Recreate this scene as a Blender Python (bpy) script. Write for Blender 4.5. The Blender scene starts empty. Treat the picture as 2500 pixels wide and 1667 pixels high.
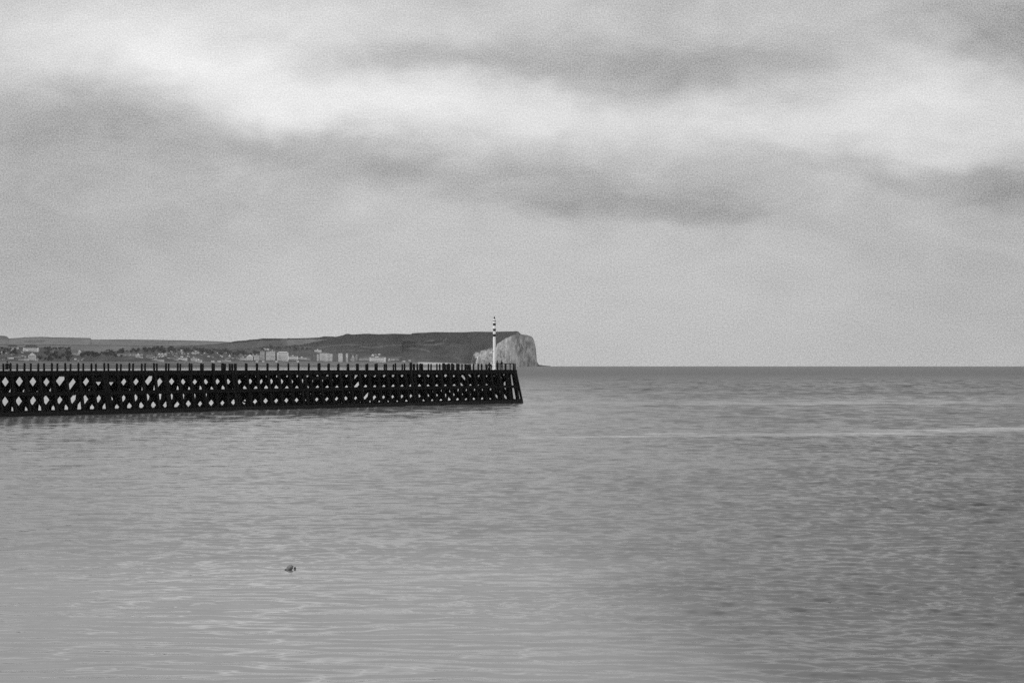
import bpy, math, random
from mathutils import Vector, Matrix, noise as mn
R_ = math.radians
random.seed(7)
sc = bpy.context.scene
COL = sc.collection

# ------------------------------------------------------------------ camera
FPX = 4800.0            # focal length in photo pixels (2500 wide)
CAM_H = 7.5
PITCH = math.atan(53.2 / FPX)
cam_d = bpy.data.cameras.new("camera"); cam = bpy.data.objects.new("camera", cam_d); COL.objects.link(cam)
cam_d.sensor_width = 36.0; cam_d.lens = 36.0 * FPX / 2500.0
cam_d.clip_start = 0.5; cam_d.clip_end = 60000
cam.location = (0, 0, CAM_H); cam.rotation_euler = (math.pi / 2 + PITCH, 0, 0)
sc.camera = cam
sc.view_settings.view_transform = 'Standard'; sc.view_settings.look = 'None'
sc.view_settings.gamma = 1.0; sc.view_settings.use_curve_mapping = False
sc.view_settings.exposure = 0.0
sc.render.engine = 'CYCLES'
sc.cycles.use_denoising = False
sc.cycles.max_bounces = 6; sc.cycles.volume_bounces = 1
sc.cycles.use_adaptive_sampling = False
sc.cycles.pixel_filter_type = 'BLACKMAN_HARRIS'

# ------------------------------------------------------------------ node helper
class NT:
    def __init__(s, tree): s.t = tree; s.n = tree.nodes; s.l = tree.links
    def new(s, typ, **kw):
        n = s.n.new(typ)
        for k, v in kw.items(): setattr(n, k, v)
        return n
    def put(s, sock, v):
        if isinstance(v, bpy.types.NodeSocket): s.l.new(v, sock)
        else: sock.default_value = v
    def m(s, op, a, b=0.0, c=None, clamp=False):
        n = s.n.new('ShaderNodeMath'); n.operation = op; n.use_clamp = clamp
        s.put(n.inputs[0], a); s.put(n.inputs[1], b)
        if c is not None: s.put(n.inputs[2], c)
        return n.outputs[0]
    def xyz(s, v):
        n = s.n.new('ShaderNodeSeparateXYZ'); s.l.new(v, n.inputs[0]); return n.outputs
    def comb(s, x, y, z=0.0):
        n = s.n.new('ShaderNodeCombineXYZ')
        for i, q in enumerate((x, y, z)): s.put(n.inputs[i], q)
        return n.outputs[0]
    def noise(s, vec, scale=1.0, detail=3.0, rough=0.5, dist=0.0):
        n = s.n.new('ShaderNodeTexNoise'); s.l.new(vec, n.inputs['Vector'])
        n.inputs['Scale'].default_value = scale; n.inputs['Detail'].default_value = detail
        n.inputs['Roughness'].default_value = rough; n.inputs['Distortion'].default_value = dist
        return n.outputs['Fac'] if 'Fac' in n.outputs else n.outputs[0]
    def smooth(s, v, a, b, lo=0.0, hi=1.0):
        n = s.n.new('ShaderNodeMapRange'); n.interpolation_type = 'SMOOTHSTEP'
        s.put(n.inputs[0], v)
        for i, q in enumerate((a, b, lo, hi)): n.inputs[1 + i].default_value = q
        return n.outputs[0]
    def scale(s, vec, x, y, z):
        n = s.n.new('ShaderNodeVectorMath'); n.operation = 'MULTIPLY'; s.l.new(vec, n.inputs[0]); n.inputs[1].default_value = (x, y, z); return n.outputs[0]

# ------------------------------------------------------------------ sky
SUN_EL, SUN_AZ = 38.0, -125.0     # azimuth from +Y towards +X; behind the camera on the left
world = bpy.data.worlds.new("World"); sc.world = world; world.use_nodes = True
w = NT(world.node_tree); w.n.clear()
tc = w.new('ShaderNodeTexCoord'); D = tc.outputs['Generated']
dx, dy, dz = w.xyz(D)[:3]
ay = w.m('MAXIMUM', dy, 0.12)
u0 = w.m('DIVIDE', dx, ay); v0 = w.m('DIVIDE', dz, ay)
uv = w.comb(w.m('MULTIPLY', u0, 1.0), w.m('MULTIPLY', v0, 1.9), 0.0)
wn = w.new('ShaderNodeTexNoise'); w.l.new(uv, wn.inputs['Vector']); wn.inputs['Scale'].default_value = 9; wn.inputs['Detail'].default_value = 8; wn.inputs['Roughness'].default_value = .6
wc = w.xyz(wn.outputs['Color'])
u = w.m('MULTIPLY_ADD', w.m('SUBTRACT', wc[0], .5), .12, u0)
v = w.m('MULTIPLY_ADD', w.m('SUBTRACT', wc[1], .5), .050, v0)
BLOBS = [  # direction patches of the cloud sheet: x, y, sx, sy, tilt (deg), amplitude
 (540,20,360,90,0,.22),(200,70,300,90,6,.20),(900,235,420,85,6,.22),(600,190,300,60,12,.18),(1330,250,380,60,0,.14),
 (1950,190,300,90,-12,.14),(2210,250,200,110,0,.15),(1950,310,380,50,6,.10),(1250,60,400,60,0,.07),
 (1420,150,440,66,2,-.15),(1000,140,260,34,8,-.06),(1850,110,260,40,-12,-.07),(2345,80,150,90,0,-.28),(0,270,300,80,8,-.08),(330,300,260,44,8,-.06),
 (1150,400,460,60,7,-.11),(700,370,300,50,5,-.05),(1490,480,190,30,6,-.14),(2290,430,280,40,12,-.16),(1850,350,220,26,8,-.06),
 (-40,600,420,260,0,-.13),(2450,720,420,260,0,-.10),(1250,700,800,120,0,.02)]
acc = None
for (X, Y, sx, sy, rot, amp) in BLOBS:
    cu = (X * 1.063 - 1250) / FPX; cv = (833.5 - Y * 1.063) / FPX + .01108
    su = sx * 1.063 / FPX; sv = sy * 1.063 / FPX; c, s_ = math.cos(R_(-rot)), math.sin(R_(-rot))
    du = w.m('SUBTRACT', u, cu); dv = w.m('SUBTRACT', v, cv)
    p = w.m('ADD', w.m('MULTIPLY', du, c / su), w.m('MULTIPLY', dv, s_ / su))
    q = w.m('ADD', w.m('MULTIPLY', du, -s_ / sv), w.m('MULTIPLY', dv, c / sv))
    r2 = w.m('ADD', w.m('MULTIPLY', p, p), w.m('MULTIPLY', q, q))
    g = w.m('MULTIPLY', w.m('EXPONENT', w.m('MULTIPLY', w.m('POWER', r2, 1.5), -0.5)), amp)
    acc = g if acc is None else w.m('ADD', acc, g)
fine = w.noise(uv, 22, 9, .68, .5)
mott = w.noise(w.comb(u0, v0), 1300, 2, .9)
mid = w.noise(w.comb(u0, w.m('MULTIPLY', v0, 3.5)), 7, 5, .55, .6)
front = w.m('ADD', w.m('MULTIPLY_ADD', acc, .77, w.m('MULTIPLY_ADD', w.m('SUBTRACT', mott, .5), .72, .50)), w.m('MULTIPLY', w.smooth(v0, .03, .10, .40, 1), w.m('ADD', w.m('MULTIPLY', w.m('SUBTRACT', fine, .5), .28), w.m('MULTIPLY', w.m('SUBTRACT', mid, .5), .20))))
# the rest of the overcast: brighter overhead, mottled by the same kind of cloud
zz = w.m('MAXIMUM', dz, 0.02)
deck = w.comb(w.m('DIVIDE', dx, w.m('ADD', zz, .15)), w.m('DIVIDE', dy, w.m('ADD', zz, .15)))
dn = w.noise(deck, .9, 6, .6, .5)
rest = w.m('MULTIPLY', w.m('MULTIPLY_ADD', dn, 1.0, .45), w.m('MULTIPLY_ADD', zz, .75, .50))
mixf = w.m('MULTIPLY', w.smooth(dy, .15, .75), w.smooth(v0, .24, .60, 1, 0))
lum = w.m('ADD', w.m('MULTIPLY', front, mixf), w.m('MULTIPLY', rest, w.m('SUBTRACT', 1.0, mixf)))
lum = w.m('MAXIMUM', lum, .05)
sky = w.new('ShaderNodeTexSky'); sky.sky_type = 'NISHITA'; sky.sun_disc = False
sky.sun_elevation = R_(SUN_EL); sky.sun_rotation = R_(SUN_AZ)
bw = w.new('ShaderNodeRGBToBW'); w.l.new(sky.outputs[0], bw.inputs[0])
# thin daylight coming through + the cloud sheet (black and white film: grey only)
b1 = w.new('ShaderNodeBackground'); w.l.new(bw.outputs[0], b1.inputs['Color']); b1.inputs['Strength'].default_value = .004
b2 = w.new('ShaderNodeBackground'); w.l.new(lum, b2.inputs['Color']); b2.inputs['Strength'].default_value = 1.0
ad = w.new('ShaderNodeAddShader'); w.l.new(b1.outputs[0], ad.inputs[0]); w.l.new(b2.outputs[0], ad.inputs[1])
wo = w.new('ShaderNodeOutputWorld'); w.l.new(ad.outputs[0], wo.inputs[0])

sun_d = bpy.data.lights.new("sun", 'SUN'); sun_d.energy = 1.45; sun_d.angle = R_(18); sun_d.color = (1, 1, 1)
sun = bpy.data.objects.new("sun", sun_d); COL.objects.link(sun)
sd = Vector((math.sin(R_(SUN_AZ)) * math.cos(R_(SUN_EL)), math.cos(R_(SUN_AZ)) * math.cos(R_(SUN_EL)), math.sin(R_(SUN_EL))))
sun.rotation_euler = sd.to_track_quat('Z', 'Y').to_euler(); sun.location = (0, -50, 60)

# ------------------------------------------------------------------ helpers
RE = 6.371e6
def sea_z(x, y): return -(x * x + y * y) / (2 * RE)
cp, sp = math.cos(PITCH), math.sin(PITCH)
def at(px, py, d):
    """world point at depth d (metres along +Y) seen at photo pixel px, py"""
    a = (px - 1250) / FPX; b = (833.5 - py) / FPX
    dirv = Vector((a, cp - b * sp, sp + b * cp))
    return Vector((0, 0, CAM_H)) + dirv * (d / dirv.y)
def itp(tab, x):
    if x <= tab[0][0]: return tab[0][1]
    for (a, fa), (b, fb) in zip(tab, tab[1:]):
        if x <= b: return fa + (fb - fa) * (x - a) / (b - a)
    return tab[-1][1]

def tag(o, label=None, cat=None, group=None, kind=None):
    if label: o["label"] = label
    if cat: o["category"] = cat
    if group: o["group"] = group
    if kind: o["kind"] = kind
    return o
def empty(name, loc=(0, 0, 0), rz=0.0, parent=None):
    o = bpy.data.objects.new(name, None); COL.objects.link(o); o.location = loc; o.rotation_euler = (0, 0, rz)
    o.empty_display_size = .5
    if parent: o.parent = parent
    return o
class MB:
    def __init__(s): s.v = []; s.f = []; s.mi = []
    def add(s, vs, fs, mi=0):
        o = len(s.v); s.v += [tuple(p) for p in vs]; s.f += [tuple(i + o for i in f) for f in fs]; s.mi += [mi] * len(fs); return s
    def box(s, x0, x1, y0, y1, z0, z1, mi=0):
        return s.add([(x0,y0,z0),(x1,y0,z0),(x1,y1,z0),(x0,y1,z0),(x0,y0,z1),(x1,y0,z1),(x1,y1,z1),(x0,y1,z1)],
                     [(0,3,2,1),(4,5,6,7),(0,1,5,4),(1,2,6,5),(2,3,7,6),(3,0,4,7)], mi)
    def beam(s, a, b, wd, ht, side, mi=0):
        """rectangular timber from a to b; wd measured along 'side', ht across it"""
        a, b = Vector(a), Vector(b); d = (b - a).normalized(); sd_ = Vector(side); sd_ = (sd_ - d * sd_.dot(d)).normalized(); up = d.cross(sd_)
        vs = []
        for p in (a, b):
            for i, j in ((-1,-1),(1,-1),(1,1),(-1,1)): vs.append(p + sd_ * (i * wd / 2) + up * (j * ht / 2))
        return s.add(vs, [(0,3,2,1),(4,5,6,7),(0,1,5,4),(1,2,6,5),(2,3,7,6),(3,0,4,7)], mi)
    def tube(s, a, b, r0, r1=None, n=8, mi=0, wob=0.0):
        a, b = Vector(a), Vector(b); r1 = r0 if r1 is None else r1
        d = (b - a).normalized(); q = Vector((0, 0, 1)) if abs(d.z) < .9 else Vector((1, 0, 0)); e = d.cross(q).normalized(); g = d.cross(e)
        vs = []
        for p, r in ((a, r0), (b, r1)):
            for i in range(n):
                t = 2 * math.pi * i / n; rr = r * (1 + wob * random.uniform(-1, 1)); vs.append(p + e * math.cos(t) * rr + g * math.sin(t) * rr)
        fs = [(i, (i + 1) % n, n + (i + 1) % n, n + i) for i in range(n)] + [tuple(range(n))[::-1], tuple(range(n, 2 * n))]
        return s.add(vs, fs, mi)
    def lathe(s, prof, n=20, mi=0, c=(0, 0)):
        vs = []; fs = []
        for r, z in prof:
            for i in range(n):
                t = 2 * math.pi * i / n; vs.append((c[0] + r * math.cos(t), c[1] + r * math.sin(t), z))
        for k in range(len(prof) - 1):
            for i in range(n): fs.append((k*n+i, k*n+(i+1)%n, (k+1)*n+(i+1)%n, (k+1)*n+i))
        fs += [tuple(range(n))[::-1], tuple(range((len(prof)-1)*n, len(prof)*n))]
        return s.add(vs, fs, mi)
    def mesh(s, name, mats):
        me = bpy.data.meshes.new(name); me.from_pydata(s.v, [], s.f); me.update()
        for m in (mats if isinstance(mats, (list, tuple)) else [mats]): me.materials.append(m)
        if any(s.mi): me.polygons.foreach_set('material_index', s.mi)
        return me
    def build(s, name, mats, parent=None, loc=None):
        o = bpy.data.objects.new(name, s.mesh(name, mats)); COL.objects.link(o)
        if parent: o.parent = parent
        if loc is not None: o.location = loc
        return o

def mat(name, base, rough=.8, var=.3, scale=3.0, spec=.3, stretch=(1,1,1), bump=0.0, detail=4, coord='Object'):
    m = bpy.data.materials.new(name); m.use_nodes = True; t = NT(m.node_tree); t.n.clear()
    out = t.new('ShaderNodeOutputMaterial'); bs = t.new('ShaderNodeBsdfPrincipled'); t.l.new(bs.outputs[0], out.inputs[0])
    if coord == 'Object': c = t.new('ShaderNodeTexCoord').outputs['Object']
    else: c = t.new('ShaderNodeNewGeometry').outputs['Position']
    c = t.scale(c, *stretch)
    f = t.noise(c, scale, detail, .6)
    k = t.m('MULTIPLY', t.m('MULTIPLY_ADD', t.m('SUBTRACT', f, .5), var * 4, 1.0), base); k = t.m('MAXIMUM', k, base * .25)
    t.l.new(k, bs.inputs['Base Color'])
    bs.inputs['Roughness'].default_value = rough; bs.inputs['Specular IOR Level'].default_value = spec
    if bump:
        b = t.new('ShaderNodeBump'); b.inputs['Strength'].default_value = .6; b.inputs['Distance'].default_value = bump
        t.l.new(f, b.inputs['Height']); t.l.new(b.outputs[0], bs.inputs['Normal'])
    return m
def tone_mat(name, rough=.95, scale=.05, var=.25, fine=.25):
    """albedo from the mesh's own 'tone' attribute (fields, scrub, chalk, painted cliff shade), broken up by noise"""
    m = bpy.data.materials.new(name); m.use_nodes = True; t = NT(m.node_tree); t.n.clear()
    out = t.new('ShaderNodeOutputMaterial'); bs = t.new('ShaderNodeBsdfPrincipled'); t.l.new(bs.outputs[0], out.inputs[0])
    at_ = t.new('ShaderNodeAttribute'); at_.attribute_name = 'tone'
    P = t.new('ShaderNodeNewGeometry').outputs['Position']
    a = t.noise(P, scale, 5, .65); b = t.noise(t.scale(P, 1, .25, 2.5), fine, 3, .6)
    k = t.m('MULTIPLY_ADD', t.m('SUBTRACT', a, .5), var * 3, 1.0)
    k = t.m('MULTIPLY', k, t.m('MULTIPLY_ADD', t.m('SUBTRACT', b, .5), var * 3, 1.0))
    t.l.new(t.m('MAXIMUM', t.m('MULTIPLY', k, at_.outputs['Fac']), .01), bs.inputs['Base Color'])
    bs.inputs['Roughness'].default_value = rough; bs.inputs['Specular IOR Level'].default_value = .05
    return m

M = {}
M['tar'] = mat('tarred_timber', .006, .75, .35, 2.0, .15, (1,1,.25), .02)
M['timber'] = mat('weathered_timber', .011, .85, .45, 3.0, .06, (1,1,.3), .02)
M['weed'] = mat('weeded_timber', .008, .6, .4, 4.0, .2)
M['white'] = mat('white_paint', .86, .45, .05, 1.5, .4)
M['black'] = mat('black_paint', .03, .5, .1, 2, .3)
M['iron'] = mat('dark_iron', .02, .6, .3, 5, .3)
M['glass'] = mat('lantern_glass', .08, .15, .1, 5, .6)
M['cloth'] = mat('dark_cloth', .012, .9, .3, 8, .1)
M['skin'] = mat('skin', .35, .6, .05, 8, .3)
M['weed2'] = mat('bladder_weed', .05, .5, .5, 30, .3, bump=.01)

# ------------------------------------------------------------------ water
def water_material():
    m = bpy.data.materials.new('sea_water'); m.use_nodes = True; t = NT(m.node_tree); t.n.clear()
    out = t.new('ShaderNodeOutputMaterial'); bs = t.new('ShaderNodeBsdfPrincipled'); t.l.new(bs.outputs[0], out.inputs[0])
    P = t.new('ShaderNodeNewGeometry').outputs['Position']
    x, y, z = t.xyz(P)[:3]
    P2 = t.comb(x, y, 0.0)
    patch = t.noise(t.scale(P2, .012, .02, 1), 1, 6, .65, .3)          # wind patches, ~80 m
    fr = t.noise(t.scale(P2, .45, .22, 1), 1, 9, .8)                # ripple texture over every scale
    patch2 = t.noise(t.scale(P2, .05, .12, 1), 1, 4, .6, .3)          # ~15 m
    big = t.noise(t.scale(P2, .0016, .004, 1), 1, 4, .6)              # far streaks
    jit = t.m('MULTIPLY', t.m('SUBTRACT', patch2, .5), 26)
    # glassy water inside the harbour arm, near the wall on the left
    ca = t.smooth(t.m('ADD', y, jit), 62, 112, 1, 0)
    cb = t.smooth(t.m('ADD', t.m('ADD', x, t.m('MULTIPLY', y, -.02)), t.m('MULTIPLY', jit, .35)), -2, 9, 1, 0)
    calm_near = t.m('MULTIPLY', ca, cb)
    # water beyond the pier: smoothed, with sky glare painted in by lighter colour
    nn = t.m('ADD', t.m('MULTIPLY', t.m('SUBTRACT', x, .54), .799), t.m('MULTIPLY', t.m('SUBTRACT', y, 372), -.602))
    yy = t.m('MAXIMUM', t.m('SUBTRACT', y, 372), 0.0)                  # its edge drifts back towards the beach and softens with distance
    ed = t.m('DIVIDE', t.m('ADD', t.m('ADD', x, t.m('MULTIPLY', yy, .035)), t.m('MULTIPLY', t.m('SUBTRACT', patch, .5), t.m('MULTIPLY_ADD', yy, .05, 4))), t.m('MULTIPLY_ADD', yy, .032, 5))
    bay_sheen = t.m('MULTIPLY', t.smooth(nn, -9, -5, 1, 0), t.smooth(ed, -1, 1, 1, 0))
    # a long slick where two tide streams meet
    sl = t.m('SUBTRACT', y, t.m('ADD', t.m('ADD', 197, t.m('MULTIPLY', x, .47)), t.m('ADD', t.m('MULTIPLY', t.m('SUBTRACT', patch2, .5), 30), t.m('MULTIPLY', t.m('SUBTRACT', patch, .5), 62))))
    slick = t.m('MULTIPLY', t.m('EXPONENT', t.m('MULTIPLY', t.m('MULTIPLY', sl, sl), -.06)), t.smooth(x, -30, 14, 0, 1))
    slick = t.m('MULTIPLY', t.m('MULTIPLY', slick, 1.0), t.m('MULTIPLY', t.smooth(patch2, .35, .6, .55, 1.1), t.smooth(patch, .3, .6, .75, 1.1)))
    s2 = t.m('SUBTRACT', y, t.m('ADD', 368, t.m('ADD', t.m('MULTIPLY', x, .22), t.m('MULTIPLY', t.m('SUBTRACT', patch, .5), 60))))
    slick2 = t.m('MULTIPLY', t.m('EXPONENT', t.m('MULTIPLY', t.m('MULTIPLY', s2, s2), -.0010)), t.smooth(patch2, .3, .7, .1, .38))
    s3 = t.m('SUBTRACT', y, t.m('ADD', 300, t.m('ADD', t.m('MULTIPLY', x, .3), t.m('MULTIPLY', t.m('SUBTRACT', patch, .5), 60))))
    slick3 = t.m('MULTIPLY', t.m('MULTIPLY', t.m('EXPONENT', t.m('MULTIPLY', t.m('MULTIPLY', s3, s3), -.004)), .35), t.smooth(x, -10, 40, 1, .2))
    calm = t.m('MAXIMUM', t.m('MAXIMUM', calm_near, bay_sheen), t.m('MAXIMUM', t.m('MAXIMUM', slick, slick2), slick3), clamp=True)
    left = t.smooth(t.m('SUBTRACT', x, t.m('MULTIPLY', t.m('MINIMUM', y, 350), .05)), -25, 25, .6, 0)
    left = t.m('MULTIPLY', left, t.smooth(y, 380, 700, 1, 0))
    left_sheen = left; left = t.m('MULTIPLY', left, t.smooth(y, 120, 230, 1, .35))    # wind drops towards the wall; the full mask only lightens the colour
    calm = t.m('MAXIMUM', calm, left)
    rough_amt = t.m('SUBTRACT', 1.0, calm)
    # waves (heights in metres): ripples, wavelets, low swell
    h1 = t.noise(t.scale(P2, 1.0, 1.5, 1), 1.6, 3, .6, .2)
    h2 = t.noise(t.scale(P2, .30, .55, 1), 1, 4, .6, .3)
    h0 = t.noise(t.scale(P2, 1, 1.2, 1), 5, 4, .6)
    h3 = t.noise(t.scale(P2, .05, .16, 1), 1, 3, .55, .3)
    gust = t.smooth(t.m('ADD', patch, t.m('MULTIPLY', patch2, .5)), .55, 1.0, .55, 1.25)
    a1 = t.m('MULTIPLY', t.m('MULTIPLY_ADD', rough_amt, .018, .004), gust)
    fb = t.smooth(y, 700, 1250, 1, 16)
    a1 = t.m('MULTIPLY', a1, fb)
    a2 = t.m('MULTIPLY', fb, t.m('MULTIPLY', t.m('MULTIPLY_ADD', rough_amt, .02, .01), gust))
    H = t.m('ADD', t.m('ADD', t.m('MULTIPLY_ADD', h0, t.m('MULTIPLY', a1, .30), t.m('MULTIPLY', h1, a1)), t.m('MULTIPLY', h2, a2)), t.m('MULTIPLY', h3, .12))
    b = t.new('ShaderNodeBump'); b.inputs['Strength'].default_value = 1; b.inputs['Distance'].default_value = 1
    t.l.new(H, b.inputs['Height']); t.l.new(b.outputs[0], bs.inputs['Normal'])
    bs.distribution = 'GGX'; bs.inputs['IOR'].default_value = 1.333
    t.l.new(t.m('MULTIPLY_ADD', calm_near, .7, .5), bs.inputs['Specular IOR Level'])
    far = t.m('MULTIPLY', t.smooth(y, 300, 1500, 0, 1), t.m('SUBTRACT', 1.0, bay_sheen))
    t.l.new(t.m('ADD', t.m('MULTIPLY_ADD', rough_amt, .08, .05), t.m('MULTIPLY_ADD', far, .22, t.m('MULTIPLY', t.m('SUBTRACT', .5, fr), .05))), bs.inputs['Roughness'])
    # silty harbour water: a little chalk in suspension, plus sky sheen painted into calm parts
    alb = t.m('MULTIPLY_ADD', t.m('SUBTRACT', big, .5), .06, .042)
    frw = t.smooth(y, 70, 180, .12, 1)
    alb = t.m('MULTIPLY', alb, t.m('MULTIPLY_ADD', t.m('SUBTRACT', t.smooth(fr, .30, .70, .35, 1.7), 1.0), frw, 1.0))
    alb = t.m('MULTIPLY', alb, t.m('MULTIPLY_ADD', t.m('MAXIMUM', calm, left_sheen), 4.2, .30))  # lighter calm and left water stands in for reflected sky
    alb = t.m('MULTIPLY', alb, t.m('MAXIMUM', t.smooth(y, 330, 700, 1, .45), t.m('MULTIPLY', bay_sheen, 1.5)))
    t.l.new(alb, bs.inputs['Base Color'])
    return m
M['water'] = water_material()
import numpy as np
def waves(x, y):
    """heights of the wind waves, metres; calmer water near the harbour wall and in the slicks"""
    rs = np.random.RandomState(11); D = np.hypot(x, y); h = np.zeros_like(x); hc = np.zeros_like(x)
    for i in range(190):
        lam = .24 * (2.0 / .24) ** rs.rand() if i < 130 else 2.4 * (9 / 2.4) ** rs.rand(); k = 2 * math.pi / lam; a = rs.normal(.10, .62 if lam < .8 else .40); kx, ky = k * math.sin(a), k * math.cos(a); ph = rs.rand() * 6.283
        w_ = np.sin(kx * x + ky * y + ph) * np.clip(1.6 - D * .0022 * 2.2 / lam, 0, 1)
        if lam > 2.3: w_ = w_ * (.10 + .9 * np.clip((D - 130) / 260, 0, 1)) * min(1, (5 / lam) ** .5)
        h += w_ * (lam ** .55 * .62 if lam < 2.4 else lam ** .8 * .8)
        if .6 < lam < 2.2: hc += np.sin(k * math.sin(a * .45) * x + k * math.cos(a * .45) * y + ph * 2) * lam ** .9 * .5
    big = np.zeros_like(x)
    for i in range(14):
        lam = 18 * (120 / 18) ** rs.rand(); a = rs.normal(.1, .7); k = 2 * math.pi / lam
        big += np.sin(k * .55 * math.sin(a) * x + k * 1.3 * math.cos(a) * y + rs.rand() * 6.283)
    big /= 2.6
    def sm(v, a, b): t = np.clip((v - a) / (b - a), 0, 1); return t * t * (3 - 2 * t)
    calm = (1 - sm(y + big * 7, 62, 112)) * (1 - sm(x - .02 * y + big * 3, -2, 9))
    calm = np.maximum(calm, (1 - sm(x - .05 * y, -25, 25)) * (.6 - .35 * sm(y, 120, 230)))
    sl = y - (197 + .47 * x); calm = np.maximum(calm, np.exp(-sl * sl * .03) * sm(x, -14, 10) * .6)
    s2 = y - (368 + .22 * x + big * 9); calm = np.maximum(calm, np.exp(-s2 * s2 * .0012) * .45)
    gust = np.clip(.95 + .16 * big, .5, 1.4) * (.72 + .28 * sm(D, 50, 130))
    r = (1 - calm) * (1 + .55 * sm(x, -8, 35))
    return (h * (.0006 + .0072 * r) + hc * .0085 * np.clip(1 - .8 * r, 0, 1)) * gust * WAVE
WAVE = .75
def build_sea():
    n_az = 1170; az = np.concatenate([np.linspace(-.52, .52, n_az), np.linspace(.52, 2 * math.pi - .52, 162)[1:-1]])
    r = [0.4, 12.0]
    while r[-1] < 36: r.append(r[-1] * 1.12)
    r[-1] = 36.0
    while r[-1] < 1250: r.append(r[-1] * 1.0018 if r[-1] > 50 else r[-1] + .09)
    while r[-1] < 13000: r.append(r[-1] * 1.06)
    r = np.array(r); Rg, Ag = np.meshgrid(r, az, indexing='ij'); X = Rg * np.sin(Ag); Y = Rg * np.cos(Ag)
    Z = -(X * X + Y * Y) / (2 * RE)
    msk = (Rg > 34) & (Rg < 1260) & (np.abs(Ag) <= .521)
    fade = np.clip((Rg - 34) / 4, 0, 1) * np.clip((1250 - Rg) / 300, 0, 1) * np.clip((.52 - np.abs(Ag)) / .03, 0, 1)
    H = np.zeros_like(X); H[msk] = waves(X[msk], Y[msk]) * fade[msk]; Z += H
    co = np.stack([X, Y, Z], -1).reshape(-1, 3).astype(np.float32); nr, na = X.shape
    I, J = np.meshgrid(np.arange(nr - 1), np.arange(na), indexing='ij'); J2 = (J + 1) % na
    q = np.stack([I * na + J, I * na + J2, (I + 1) * na + J2, (I + 1) * na + J], -1)[..., ::-1].reshape(-1, 4).astype(np.int32)
    me = bpy.data.meshes.new('sea'); me.vertices.add(len(co)); me.vertices.foreach_set('co', co.ravel())
    me.loops.add(q.size); me.loops.foreach_set('vertex_index', q.ravel()); me.polygons.add(len(q))
    me.polygons.foreach_set('loop_start', np.arange(0, q.size, 4, dtype=np.int32)); me.polygons.foreach_set('use_smooth', np.ones(len(q), dtype=bool))
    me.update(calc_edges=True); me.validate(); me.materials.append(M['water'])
    o = bpy.data.objects.new('sea', me); COL.objects.link(o); tag(o, kind='structure')
build_sea()

# ------------------------------------------------------------------ land
DW = [(-1900,1750),(-1200,2000),(-700,2300),(-300,2450),(0,2700),(250,3050),(350,3350),(450,4100),(600,4800),(900,5500),(1150,6050),(1250,6200),(1290,6330),(1310,6420),(1345,6500)]
RIDGE = [(-700,836),(450,844),(480,843),(520,841),(545,838),(560,836),(567,834),(580,832),(600,831),(610,829),(630,828),(640,826),(670,826),(700,826.5),
 (704,825),(710,826),(730,825.5),(750,825),(780,823.5),(790,821),(800,821),(820,822),(830,820),(838,818),(843,815.5),(850,814.5),(858,816.5),(870,816),
 (885,815),(900,814.5),(925,816),(960,814.5),(980,815),(1003,815.5),(1007,813.5),(1020,812.5),(1040,812),(1060,810.5),(1100,811),(1130,811),(1160,809.5),
 (1200,810),(1240,809),(1262,808.5),(1266,810),(1273,816.5),(1287,818),(1297,821.5),(1302,826),(1305,835),(1308,848),(1309.5,865),(1311,882),(1315,890),(1330,892.3),(1345,893.6)]
CLIFFTOP = [(1150,886),(1153,872),(1157,864),(1163,857.5),(1180,854),(1203,847),(1218,837),(1234,826),(1253,818),(1263,812.5)]
PLAIN = [(-700,850),(-300,848),(0,846),(100,848),(150,852),(200,856),(240,862),(300,856),(350,852),(450,846),(500,852),(560,853),(620,851),(700,847),(760,846),(800,856),(860,862),(920,866),(1000,873),(1080,879),(1150,882)]
def col_profile(px):
    """list of (segment, y pixel, depth) from the water's edge to behind the ridge"""
    dw = itp(DW, px); rows = []
    z0 = sea_z((px - 1250) / FPX * dw, dw) - .6
    yr = itp(RIDGE, px)
    if px < 1150:
        dA = dw + 110; yA = 884.3 if px < 1040 else 884.3 + (px - 1040) * .03
        d1 = dA + itp([(-700,1500),(700,1500),(900,900),(1150,160)], px); y1 = min(itp(PLAIN, px), yA - 1)
        cliff = False
    else:
        cliff = True
        yA = itp(CLIFFTOP, px) if px < 1263 else yr + 1.2
        yA = max(yA, yr + .6)
        lean = 25 + 30 * max(0, (893 - yA)) / 85
        dA = dw + lean; d1 = dA + 20; y1 = yA - (.3 if yA - yr > 1.4 else .2)
    d2 = itp([(-700,5200),(450,5700),(800,6300),(1150,6700),(1250,6650),(1300,6500),(1345,6560)], px); d2 = max(d2, d1 + 30)
    return z0, dw, (yA, dA), (y1, d1), (yr, d2), cliff
STEP = 1.5
cols = [-1900 + 20 * i for i in range(96)]; x_ = 0.0
cols = [c for c in cols if c < -8]
while x_ <= 1345: cols.append(x_); x_ += STEP
NA, NB, NC = 16, 14, 34
def fbm(x, y, z=0.0, o=4): return mn.fractal(Vector((x, y, z)), 1.0, 2.0, o)
def inpoly(px, py, poly):
    c = False; j = len(poly) - 1
    for i in range(len(poly)):
        xi, yi = poly[i]; xj, yj = poly[j]
        if (yi > py) != (yj > py) and px < (xj - xi) * (py - yi) / (yj - yi) + xi: c = not c
        j = i
    return c
PALE = [(540,842),(565,838),(600,835),(640,831.5),(700,829),(780,828),(800,829),(770,834),(750,839),(720,843),(690,846),(650,847),(620,850),(590,853),(550,853),(520,851),(505,849),(500,845)]
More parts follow.
